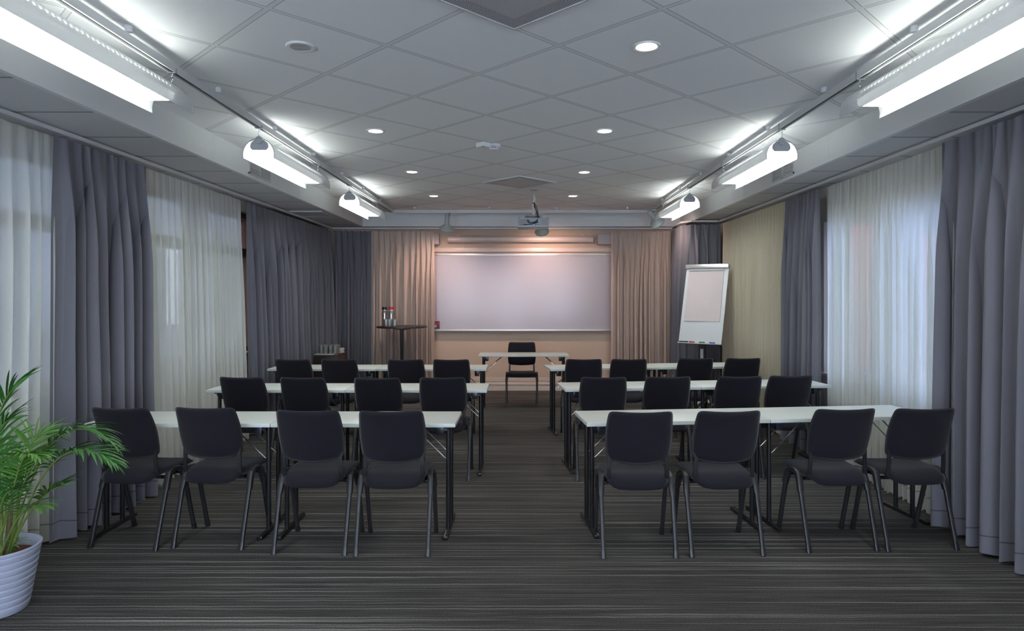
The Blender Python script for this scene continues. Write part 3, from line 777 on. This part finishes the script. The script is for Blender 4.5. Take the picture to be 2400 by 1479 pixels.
bm = N(); tube(bm, [(-.92,-.02,-.05),(-.92,-.02,-.14)], .0015, seg=6); lathe(bm, [(0,0),(.007,-.004),(.006,-.028),(0,-.03)], 10, (-.92,-.02,-.14)); obj('pull_cord', bm, M['white_plastic'], t)
for x0, x1, lab in ((-1.52,-1.295,'small grey wall speaker at the tall-table side of the screen'),(1.20,1.52,'small grey wall speaker at the flip-chart side of the screen')):
    t = thing('wall_speaker', lab, 'speaker', ((x0+x1)/2, YB, H+.885)); w = (x1-x0)/2
    bm = N(); box(bm, (-w,-.16,-.088), (w,-.03,.088), .014); obj('cabinet', bm, M['speaker'], t)
    bm = N(); box(bm, (-w+.012,-.166,-.076), (w-.012,-.158,.076), .003); obj('grille', bm, M['speaker'], t)
    s = 1 if x0 < 0 else -1
    bm = N(); box(bm, (-.03,-.03,-.04), (.03,0,.04), .003); tube(bm, [(s*w,-.07,.03),(s*(w+.02),-.07,.0),(s*(w+.02),-.07,-.05)], .008, seg=8); obj('bracket', bm, M['cream'], t)

# pens stuck to the left edge of the whiteboard
pens = [('black',0),('red',.022),('red',.040),('navy',.060),('blue',.082),('black',.100)]
nth = ['top black','upper red','lower red','dark navy','blue','bottom black']
for i, (c, dz) in enumerate(pens):
    z = zw0+.152-dz-.02; y = YB-.036; x = -1.365
    m = {'black': 'black_plastic', 'red': 'red', 'navy': 'navy', 'blue': 'blue'}[c]
    t = thing('marker_pen', '%s marker pen lying in the stack at the whiteboard edge' % nth[i], 'marker pen', (x, y, z), 0, 'marker pens stacked at the whiteboard edge')
    bm = N(); tube(bm, [(-.07,0,0),(.018,0,0)], .0085, seg=12); obj('barrel', bm, M['white_plastic'] if i in (3,4) else M[m], t)
    bm = N(); tube(bm, [(.018,0,0),(.062,0,0),(.066,0,0)], [.0095,.009,.006], seg=12); obj('cap', bm, M[m], t)
t = thing('pen_holder', 'clear holder clipped to the whiteboard edge carrying the marker pens', 'pen holder', (-1.40, YB-.03, zw0+.08))
bm = N(); box(bm, (-.03,-.022,-.064), (.03,-.018,.064)); box(bm, (-.03,-.022,-.068), (.03,.01,-.064)); box(bm, (-.03,-.022,.064), (-.026,.01,.068)); obj('bracket', bm, M['glass'], t, smooth=False)

# ------------------------------------------------------------------ projector
t = thing('projector', 'pale grey ceiling projector with black cables on a steel pole', 'projector', (.15,8.22,ZC))
bm = N(); tube(bm, [(0,0,0),(0,0,-.25)], .020, seg=16); tube(bm, [(0,0,-.22),(0,0,-.34)], .015, seg=16); obj('pole', bm, M['chrome'], t)
bm = N(); lathe(bm, [(0,-.004),(.045,-.004),(.045,0)], 24); obj('ceiling_plate', bm, M['black_metal'], t)
bm = N(); box(bm, (-.10,-.06,-.325), (.08,.06,-.305), .003); box(bm, (-.11,-.05,-.36), (-.10,.05,-.31)); box(bm, (.075,-.05,-.36), (.085,.05,-.31)); obj('mount', bm, M['grey_plastic'], t)
bm = N(); box(bm, (-.195,-.12,-.465), (.185,.17,-.35), .012); body = obj('casing', bm, M['proj'], t)
bm = N(); box(bm, (-.178,-.124,-.445), (-.085,-.118,-.372), .003); box(bm, (.09,-.124,-.445), (.165,-.118,-.372), .003); obj('side_panel', bm, M['grey_plastic'], body)
bm = N()
for (x, z, r) in ((-.145,-.435,.005),(-.12,-.434,.006),(-.07,-.405,.007),(.05,-.405,.007),(.065,-.43,.006),(.025,-.434,.005),(.04,-.432,.004),(.16,-.434,.004),(-.02,-.43,.004)):
    tube(bm, [(x,-.126,z),(x,-.119,z)], r, seg=10)
for x in (-.175,.165): box(bm, (x-.008,-.10,-.352), (x+.008,-.08,-.344))
obj('sockets', bm, M['dark'], body)
bm = N(); tube(bm, [(.02,.17,-.41),(.02,.19,-.41)], .032, seg=20); obj('lens', bm, M['dark'], body)
bm = N()
tube(bm, [(.012,-.022,-.16),(.02,-.04,-.22),(.045,-.06,-.28),(.055,-.09,-.34),(.045,-.13,-.385),(-.01,-.145,-.41),(-.05,-.14,-.405),(-.07,-.125,-.385)], .005, seg=7)
tube(bm, [(.006,-.024,-.15),(.012,-.045,-.21),(.035,-.07,-.27),(.05,-.10,-.34),(.035,-.14,-.40),(-.03,-.15,-.43),(-.09,-.145,-.435),(-.12,-.125,-.434)], .005, seg=7)
tube(bm, [(.018,-.022,-.18),(.03,-.03,-.19),(.05,-.05,-.26),(.062,-.09,-.36),(.03,-.145,-.42),(-.04,-.14,-.425),(-.07,-.125,-.405)], .004, seg=7)
for z in (-.16,): lathe(bm, [(.022,-.004),(.024,0),(.022,.004)], 14, (0,0,z), close=True)
box(bm, (-.082,-.134,-.395), (-.06,-.122,-.374), .002)
obj('cable', bm, M['black_plastic'], t)

# ------------------------------------------------------------------ track spotlights
def spot(x, y, z, az, tilt, label, big=1., energy=55, col=(1,.62,.46), onside=False):
    t = thing('track_spotlight', label, 'spotlight', (x, y, ZTR))
    bm = N(); box(bm, (-.035,-.014,-.016), (.035,.014,.001), .003); obj('adapter', bm, M['white_plastic'], t)
    dz = z-ZTR
    bm = N(); tube(bm, [(-.02,0,-.01),(-.02,0,dz*.55)], .005, seg=8); tube(bm, [(0,0,-.01),(.004,0,dz*.22)], .004, seg=8)
    tube(bm, [(-.02,0,dz*.55),(.006,0,dz*.55)], .009, seg=8)
    obj('arm', bm, M['white_metal'], t)
    mt = Matrix.Translation((0,0,dz*.6)) @ Matrix.Rotation(az, 4, 'Z') @ Matrix.Rotation(tilt, 4, 'X')
    bm = N(); s = big
    lathe(bm, [(0,.10*s),(.020*s,.098*s),(.024*s,.09*s),(.024*s,-.005*s),(.030*s,-.018*s),(.060*s,-.036*s),(.073*s,-.060*s),(.070*s,-.072*s),(.064*s,-.070*s),(.055*s,-.045*s),(.022*s,-.02*s),(0,-.02*s)], 28, mtx=mt)
    h = obj('shade', bm, M['spot'], t)
    bm = N(); tube(bm, [mt @ Vector((.0,.0,.098*s)), mt @ Vector((.03,.0,.118*s)), mt @ Vector((.042,0,.095*s)), mt @ Vector((.028,0,.078*s))], .003, seg=6); obj('cord', bm, M['grey_plastic'], t)
    bm = N(); lathe(bm, [(0,-.058*s),(.04*s,-.056*s),(.046*s,-.050*s),(.02*s,-.03*s),(0,-.03*s)], 20, mtx=mt); obj('bulb', bm, M['lamp_warm'], t)
    d = (mt.to_3x3() @ Vector((0,0,-1))).normalized()
    p = Vector((x, y, ZTR)) + (mt @ Vector((0,0,-.085*s)))
    l = lamp('SPOT', 'spot_beam', p, col, energy, spot_size=math.radians(140), spot_blend=1., shadow_soft_size=.05)
    l.rotation_euler = d.to_track_quat('-Z', 'Y').to_euler()
spot(-1.085,9.74,ZTR-.25,.25,math.radians(24),'pale spotlight with a bell shade on the cross track, above the tall-table side', 1.45, 36, (1,.70,.60))
spot(.29,9.74,ZTR-.33,-.2,math.radians(40),'pale spotlight on the cross track, half hidden behind the projector', 1.45, 36, (1,.70,.60))
spot(1.86,9.35,ZTR-.20,-.9,math.radians(48),'pale spotlight with a wide shade at the window-side track end', 1.5, 11, (1,.68,.58))

# ------------------------------------------------------------------ tall round table with bottles and glasses
t = thing('bar_table', 'tall black round table with a central column', 'table', (-1.785,9.98,0)); TZ = 1.058
bm = N(); lathe(bm, [(0,TZ),(.372,TZ),(.375,TZ-.004),(.375,TZ-.020),(.37,TZ-.022),(0,TZ-.022)], 48); obj('tabletop', bm, M['black_plastic'], t)
bm = N(); lathe(bm, [(0,TZ-.022),(.20,TZ-.024),(.11,TZ-.045),(.03,TZ-.062),(0,TZ-.062)], 32); obj('top_mount', bm, M['black_metal'], t)
bm = N(); tube(bm, [(0,0,.03),(0,0,TZ-.05)], .024, seg=20); obj('column', bm, M['black_metal'], t)
bm = N(); lathe(bm, [(0,0),(.24,0),(.24,.008),(.05,.028),(.03,.05),(0,.05)], 36); obj('base', bm, M['black_metal'], t)
for x, cm, lab in ((-2.035,'black_plastic','clear glass bottle with black cap on the tall round table'),(-1.935,'red','clear glass bottle with red cap on the tall round table')):
    b = thing('water_bottle', lab, 'bottle', (x,9.93,TZ), 0, 'water bottles on the tall table')
    bm = N(); lathe(bm, [(0,.004),(.032,.004),(.036,.002),(.038,.01),(.037,.2),(.034,.225),(.034,.25),(.031,.25),(.031,.222),(.034,.2),(.034,.012),(0,.010)], 24); obj('body', bm, M['glass'], b)
    bm = N(); lathe(bm, [(.0345,.246),(.037,.248),(.037,.286),(.035,.289),(0,.289)], 24); obj('cap', bm, M[cm], b)
    bm = N(); lathe(bm, [(.0352,.226),(.0366,.228),(.0366,.243),(.0352,.245)], 24, close=True); obj('neck_ring', bm, M['alu'], b)
def make_tumbler(h, r):
    bm = N(); lathe(bm, [(0,.0),(r*.9,0),(r*.95,.004),(r,h),(r*.94,h),(r*.88,.012),(0,.010)], 20)
    return obj('drinking_glass', bm, M['glass'])
g = make_tumbler(.105,.040); first = True
for x, y, lab in ((-1.985,9.80,'tumbler in front of the two bottles'),(-1.865,9.84,'tumbler beside the red-capped bottle'),(-1.94,9.83,'tumbler between the two others')):
    o = g if first else g.copy()
    if not first: C.objects.link(o)
    first = False; o.location = (x, y, TZ); tag(o, 'small glass '+lab+' on the tall table', 'glass', 'tumblers on the tall table')

# ------------------------------------------------------------------ corner cabinet
cx0, cx1, cy0, cy1, cz = -2.845, -2.52, 9.12, 9.60, .705
t = thing('side_cabinet', 'low black cabinet with brown side in the drape corner', 'cabinet', ((cx0+cx1)/2,(cy0+cy1)/2,0)); hw, hd = (cx1-cx0)/2, (cy1-cy0)/2
bm = N(); box(bm, (-hw+.006,-hd+.02,.06), (hw-.006,hd,cz-.018), .002); obj('carcass', bm, M['wood_side'], t)
bm = N(); box(bm, (-hw,-hd,cz-.018), (hw,hd,cz), .002); obj('worktop', bm, M['wood_side'], t)
bm = N(); box(bm, (-hw+.004,-hd+.002,.065), (hw-.004,-hd+.02,cz-.022), .002); d = obj('door', bm, M['wood_dark'], t)
bm = N(); tube(bm, [(hw-.04,-hd-.014,.46),(hw-.04,-hd-.014,.58)], .005, seg=8); tube(bm, [(hw-.04,-hd+.002,.47),(hw-.04,-hd-.014,.47)], .004, seg=6); tube(bm, [(hw-.04,-hd+.002,.57),(hw-.04,-hd-.014,.57)], .004, seg=6); obj('handle', bm, M['chrome'], d)
bm = N(); box(bm, (-hw+.02,-hd+.04,0), (hw-.02,hd-.01,.06)); obj('plinth', bm, M['dark'], t)
bm = N(); box(bm, (-.16,-.10,0), (.10,.12,.004), .001); o = obj('place_mat', bm, M['linen']); o.location = (cx0+.165,cy0+.12,cz); tag(o, 'white paper mat under the glasses on the corner cabinet', 'mat')
g = make_tumbler(.125,.030); k = 0
nmc = ['front','second','third','back']
for r in range(3):
    for c in range(4):
        o = g if k == 0 else g.copy()
        if k: C.objects.link(o)
        o.location = (cx0+.085+c*.065, cy0+.085+r*.068, cz+.004)
        tag(o, 'tall clear glass on the corner cabinet, %s row, %s from the drape' % (nmc[r], ('first','second','third','fourth')[c]), 'glass', 'tall glasses on the corner cabinet'); k += 1
for k in range(5):
    bm = N(); box(bm, (-.055,-.08,0), (.055,.08,.013), .005); o = obj('napkin', bm, M['linen'])
    o.location = (cx1-.065+.002*k, cy0+.31, cz+.0005+k*.0135); o.rotation_euler = (0,0,-.2+.06*((k*7) % 5))
    tag(o, 'folded white napkin, number %s of the pile on the corner cabinet' % ('one from the bottom','two from the bottom','three from the bottom','four from the bottom','five, at the top')[k], 'napkin', 'folded white napkins on the corner cabinet')

# ------------------------------------------------------------------ flip chart
FX, FY = 2.42, 8.86
t = thing('flip_chart', 'white tilted flip chart easel with paper pad and star base', 'flip chart', (FX,FY+.1,0))
yaw, tl = math.radians(38), math.radians(15)
R = Matrix.Translation((0,-.1,1.40)) @ Matrix.Rotation(-yaw, 4, 'Z') @ Matrix.Rotation(-tl, 4, 'X')
bw, bh = .295, .535
bm = N(); box(bm, (-bw,-.008,-bh), (bw,.008,bh-.02), .004, mtx=R); b = obj('board', bm, M['board'] if 0 else M['white_plastic'], t)
bm = N(); box(bm, (-bw-.004,-.045,bh-.045), (bw+.004,.02,bh+.01), .006, mtx=R); obj('clamp_bar', bm, M['alu'], t)
bm = N(); box(bm, (-.25,-.030,bh-.075), (.24,-.014,bh-.06), .003, mtx=R); obj('pad_clip', bm, M['white_metal'], t)
bm = N()
nx, nz = 10, 14
front = [[bm.verts.new(R @ Vector((-.255+.49*i/nx+.012*(j/nz), -.013-.006*math.sin(j/nz*3)-.012*(j/nz)**2*(.5+.5*math.sin(i*.6)), bh-.07-.70*j/nz))) for i in range(nx+1)] for j in range(nz+1)]
back = [[bm.verts.new(R @ Vector((-.255+.49*i/nx+.012*(j/nz), -.0085, bh-.07-.70*j/nz))) for i in range(nx+1)] for j in range(nz+1)]
for j in range(nz):
    for i in range(nx):
        bm.faces.new((front[j][i], front[j][i+1], front[j+1][i+1], front[j+1][i])); bm.faces.new((back[j][i], back[j+1][i], back[j+1][i+1], back[j][i+1]))
for i in range(nx):
    bm.faces.new((front[0][i], back[0][i], back[0][i+1], front[0][i+1])); bm.faces.new((front[nz][i], front[nz][i+1], back[nz][i+1], back[nz][i]))
for j in range(nz):
    bm.faces.new((front[j][0], front[j+1][0], back[j+1][0], back[j][0])); bm.faces.new((front[j][nx], back[j][nx], back[j+1][nx], front[j+1][nx]))
obj('paper_pad', bm, M['paper'], t)
bm = N(); box(bm, (-bw,-.04,-bh-.006), (bw,.0,-bh+.004), .002, mtx=R); obj('pen_tray', bm, M['white_plastic'], t)
low = R @ Vector((0,.03,-.35))
bm = N(); tube(bm, [(0,.0,.12),(0,.0,.80)], [(.022,.014)]*2, seg=8, sq=.5); obj('column', bm, M['white_metal'], t)
bm = N(); tube(bm, [(0,.0,.78),(0,.0,1.15)], [(.017,.011)]*2, seg=8, sq=.5); box(bm, (-.05,-.075,1.08), (.05,.0,1.16), .004); obj('upper_column', bm, M['black_metal'], t)
for k in range(5):
    a = 2*PI*k/5+.35
    bm = N(); tube(bm, [(0,0,.13),(math.cos(a)*.1,math.sin(a)*.1,.10),(math.cos(a)*.30,math.sin(a)*.30,.062)], [(.018,.016),(.017,.014),(.012,.010)], seg=8); l = obj('leg', bm, M['white_metal'], t)
    bm = N(); lathe(bm, [(0,-.010),(.024,-.010),(.028,-.006),(.028,.006),(.024,.010),(0,.010)], 16, mtx=Matrix.Translation((math.cos(a)*.29,math.sin(a)*.29,.028)) @ Matrix.Rotation(PI/2, 4, 'X')); obj('caster', bm, M['black_plastic'], l)
for (u, m, lab) in ((-.215,'black_plastic','black marker on the flip chart tray'),(-.075,'red','red marker on the flip chart tray'),(.065,'green','green marker on the flip chart tray'),(.205,'blue','blue marker on the flip chart tray')):
    p = thing('marker_pen', lab, 'marker pen', (FX,FY+.1,0), 0, 'markers on the flip chart tray')
    bm = N(); tube(bm, [R @ Vector((u-.06,-.028,-bh+.014)), R @ Vector((u+.02,-.028,-bh+.014))], .009, seg=12); obj('barrel', bm, M[m], p)
    bm = N(); tube(bm, [R @ Vector((u+.02,-.028,-bh+.014)), R @ Vector((u+.062,-.028,-bh+.014))], .0095, seg=12); obj('cap', bm, M['white_plastic'] if m != 'black_plastic' else M[m], p)

# ------------------------------------------------------------------ potted palm
PX, PY = -2.53, 3.22
t = thing('potted_palm', 'bushy green areca palm in a ribbed white pot', 'potted plant', (PX,PY,0))
bm = N(); prof = [(0,.0),(.118,0),(.124,.004)]
nrib = 9; hh = .31
for k in range(nrib):
    z0 = .012+k*(hh-.03)/nrib; dz = (hh-.03)/nrib; r0 = .124+.052*(z0/hh); r1 = .124+.052*((z0+dz)/hh)
    prof += [(r0,z0),(r0+.0045,z0+dz*.12),(r1+.004,z0+dz*.85),(r1-.002,z0+dz*.97)]
prof += [(.176,hh-.014),(.181,hh-.008),(.181,hh),(.174,hh+.002),(.170,hh-.01),(.165,hh-.06),(0,hh-.065)]
lathe(bm, prof, 56); obj('pot', bm, M['pot'], t)
bm = N(); lathe(bm, [(.166,hh-.055),(.14,hh-.045),(.07,hh-.04),(0,hh-.038)], 30); obj('soil', bm, M['soil'], t)
rnd = random.Random(5)
def blade(bm, p, d, L, w, droop, nrm):
    d = d.normalized(); side = d.cross(nrm).normalized(); n = 6; prev = None
    q = p.copy(); dd = d.copy()
    for i in range(n+1):
        f = i/n; ww = w*(math.sin(PI*min(1, (f*.85+.15)))**.7)*(1 if f < 1 else 0)
        upv = side.cross(dd).normalized()
        a = bm.verts.new(q-side*ww/2+upv*ww*.18); c = bm.verts.new(q); b = bm.verts.new(q+side*ww/2+upv*ww*.18)
        if prev: bm.faces.new((prev[0], a, c, prev[1])); bm.faces.new((prev[1], c, b, prev[2]))
        prev = (a, c, b)
        q = q+dd*(L/n); dd = (dd+Vector((0,0,-droop/n))).normalized()
def bez(pts, t_):
    p = [Vector(x) for x in pts]
    while len(p) > 1: p = [a.lerp(b, t_) for a, b in zip(p, p[1:])]
    return p[0]
def frond(ctrl, start=.42, nl=22, L=.20, m='leaf', w=.0115, spread=1.05):
    ctrl = [Vector(c)-Vector((PX,PY,0)) for c in ctrl]
    pts = [bez(ctrl, i/24) for i in range(25)]
    bm = N(); tube(bm, pts, [.0055*(1-.8*i/24)+.0008 for i in range(25)], seg=6)
    st = obj('stalk', bm, M['stem'], t)
    bm = N()
    for k in range(nl):
        f = start+(1-start)*(k+.5)/nl; c = bez(ctrl, f); d = (bez(ctrl, min(1, f+.02))-bez(ctrl, f-.02)).normalized()
        up = Vector((0,0,1)); sd = d.cross(up)
        if sd.length < .1: sd = Vector((1,0,0))
        sd.normalize(); nr = sd.cross(d).normalized()
        g_ = (f-start)/(1-start); ll = L*(.45+.75*math.sin(PI*(g_*.8+.15)))*rnd.uniform(.85,1.1)
        for s in (-1, 1):
            ang = spread*(1-.62*g_)*rnd.uniform(.85,1.12)
            dd = d*math.cos(ang)+sd*s*math.sin(ang)+nr*rnd.uniform(.12,.35)
            blade(bm, c, dd, ll, w*rnd.uniform(.8,1.15), rnd.uniform(.5,1.1), nr)
    dd = (bez(ctrl, 1)-bez(ctrl, .97)).normalized(); blade(bm, bez(ctrl, 1), dd, L*.6, w, .5, Vector((0,1,.3)).normalized())
    obj('leaflets', bm, M[m], st, ang=180)
B = lambda a=0, r=.05: Vector((PX+r*math.cos(a), PY+r*math.sin(a), hh-.05))
F = lambda px, py, y=3.2: P(px, py, y)
frond([B(0), F(60,1150,3.25), F(110,960,3.3), F(200,985,3.35), F(262,1040,3.35)], .42, 30, .15, 'leaf')
frond([B(.5), F(70,1160,3.2), F(120,1010,3.2), F(210,1040,3.2), F(266,1085,3.15)], .42, 28, .15, 'leaf')
frond([B(3), F(10,1200), F(-30,1050), F(-15,960), F(28,915)], .72, 9, .20, 'leaf', .016, .9)
frond([B(2), F(20,1150), F(-15,1080), F(-20,1000), F(22,985)], .6, 9, .17, 'leaf')
frond([B(.2), F(50,1220), F(80,1180), F(110,1150), F(140,1140)], .6, 12, .14, 'leaf2', .012)
frond([B(1.2), F(45,1200,3.3), F(50,1060,3.4), F(70,1010,3.45), F(120,1020,3.5)], .5, 20, .16, 'leaf2')
frond([B(2.2), F(30,1180,3.3), F(20,1040,3.4), F(0,1000,3.4), F(-40,1010,3.4)], .45, 20, .17, 'leaf')
frond([B(4), F(20,1150,3.1), F(-10,1050,3.0), F(-40,1030,2.95), F(-80,1060,2.9)], .4, 20, .17, 'leaf')
frond([B(5), F(35,1180,3.1), F(40,1080,3.0), F(50,1050,2.95), F(90,1070,2.9)], .45, 20, .13, 'leaf2')
frond([B(3.4), F(-30,1180), F(-90,1050), F(-140,1020), F(-190,1060)], .4, 22, .18, 'leaf')
frond([B(.8), F(40,1200), F(50,1120), F(75,1070), F(115,1060)], .45, 18, .12, 'leaf')
frond([B(2.8), F(0,1180,3.25), F(-20,1120,3.3), F(-10,1090,3.35), F(30,1080,3.4)], .4, 20, .14, 'leaf')
frond([B(5.5), F(30,1230,3.15), F(50,1190,3.1), F(75,1170,3.05), F(100,1190,3.0)], .45, 14, .11, 'leaf2')
frond([B(1.6), F(20,1220,3.25), F(20,1160,3.2), F(30,1110,3.2), F(60,1095,3.2)], .4, 18, .12, 'leaf')
frond([B(3.9), F(5,1230,3.1), F(-5,1180,3.0), F(10,1140,2.95), F(40,1150,2.9)], .4, 16, .12, 'leaf')
for k in range(8):
    a = k*.8; p0 = B(a, .045+.02*(k % 3)); p1 = p0+Vector((.02*math.cos(a), .02*math.sin(a), .22+.05*(k % 3)))
    bm = N(); tube(bm, [p0-Vector((PX,PY,0)), (p0+p1)/2-Vector((PX,PY,0)), p1-Vector((PX,PY,0))], [.008,.007,.0045], seg=7)
    obj('cane', bm, M['stem'] if k % 3 else M['husk'], t)
for k in range(7):
    a = k*.95+.3; p0 = B(a, .06); p1 = p0+Vector((.05*math.cos(a), .05*math.sin(a), .12+.04*(k % 3)))
    bm = N(); o_ = Vector((PX,PY,0)); tube(bm, [p0-o_, (p0+p1)/2-o_+Vector((0,0,.02))], [.003,.002], seg=5)
    for q in range(5):
        dd = Vector((math.cos(a+q*.9), math.sin(a+q*.9), .4)); blade(bm, (p0+p1)/2-o_+Vector((0,0,.004*q)), dd, .07, .008, 1.2, Vector((0,0,1)))
    obj('young_shoot', bm, M['leaf2'], t, ang=180)

# ------------------------------------------------------------------ sky, camera, exposure
w = bpy.data.worlds.new('world'); S.world = w; w.use_nodes = True
bg = w.node_tree.nodes['Background']; bg.inputs[0].default_value = (.77,.84,1.0,1); bg.inputs[1].default_value = 13.5

cam = bpy.data.cameras.new('camera'); cam.sensor_width = 36; cam.lens = 36*1565/2400
cam.shift_x = -(1222-1200)/2400; cam.shift_y = -(739.5-692)/2400; cam.clip_end = 200
co = bpy.data.objects.new('camera', cam); C.objects.link(co); co.location = (0,0,H); co.rotation_euler = (PI/2,0,0)
S.camera = co
S.view_settings.view_transform = 'Standard'; S.view_settings.look = 'None'; S.view_settings.gamma = 1
S.view_settings.exposure = .42
S.view_settings.use_curve_mapping = False
S.cycles.use_denoising = True
S.cycles.max_bounces = 6; S.cycles.transparent_max_bounces = 10; S.cycles.diffuse_bounces = 4; S.cycles.glossy_bounces = 3
S.cycles.use_adaptive_sampling = True; S.cycles.adaptive_threshold = .02
S.cycles.sample_clamp_indirect = 6
S.cycles.use_light_tree = False
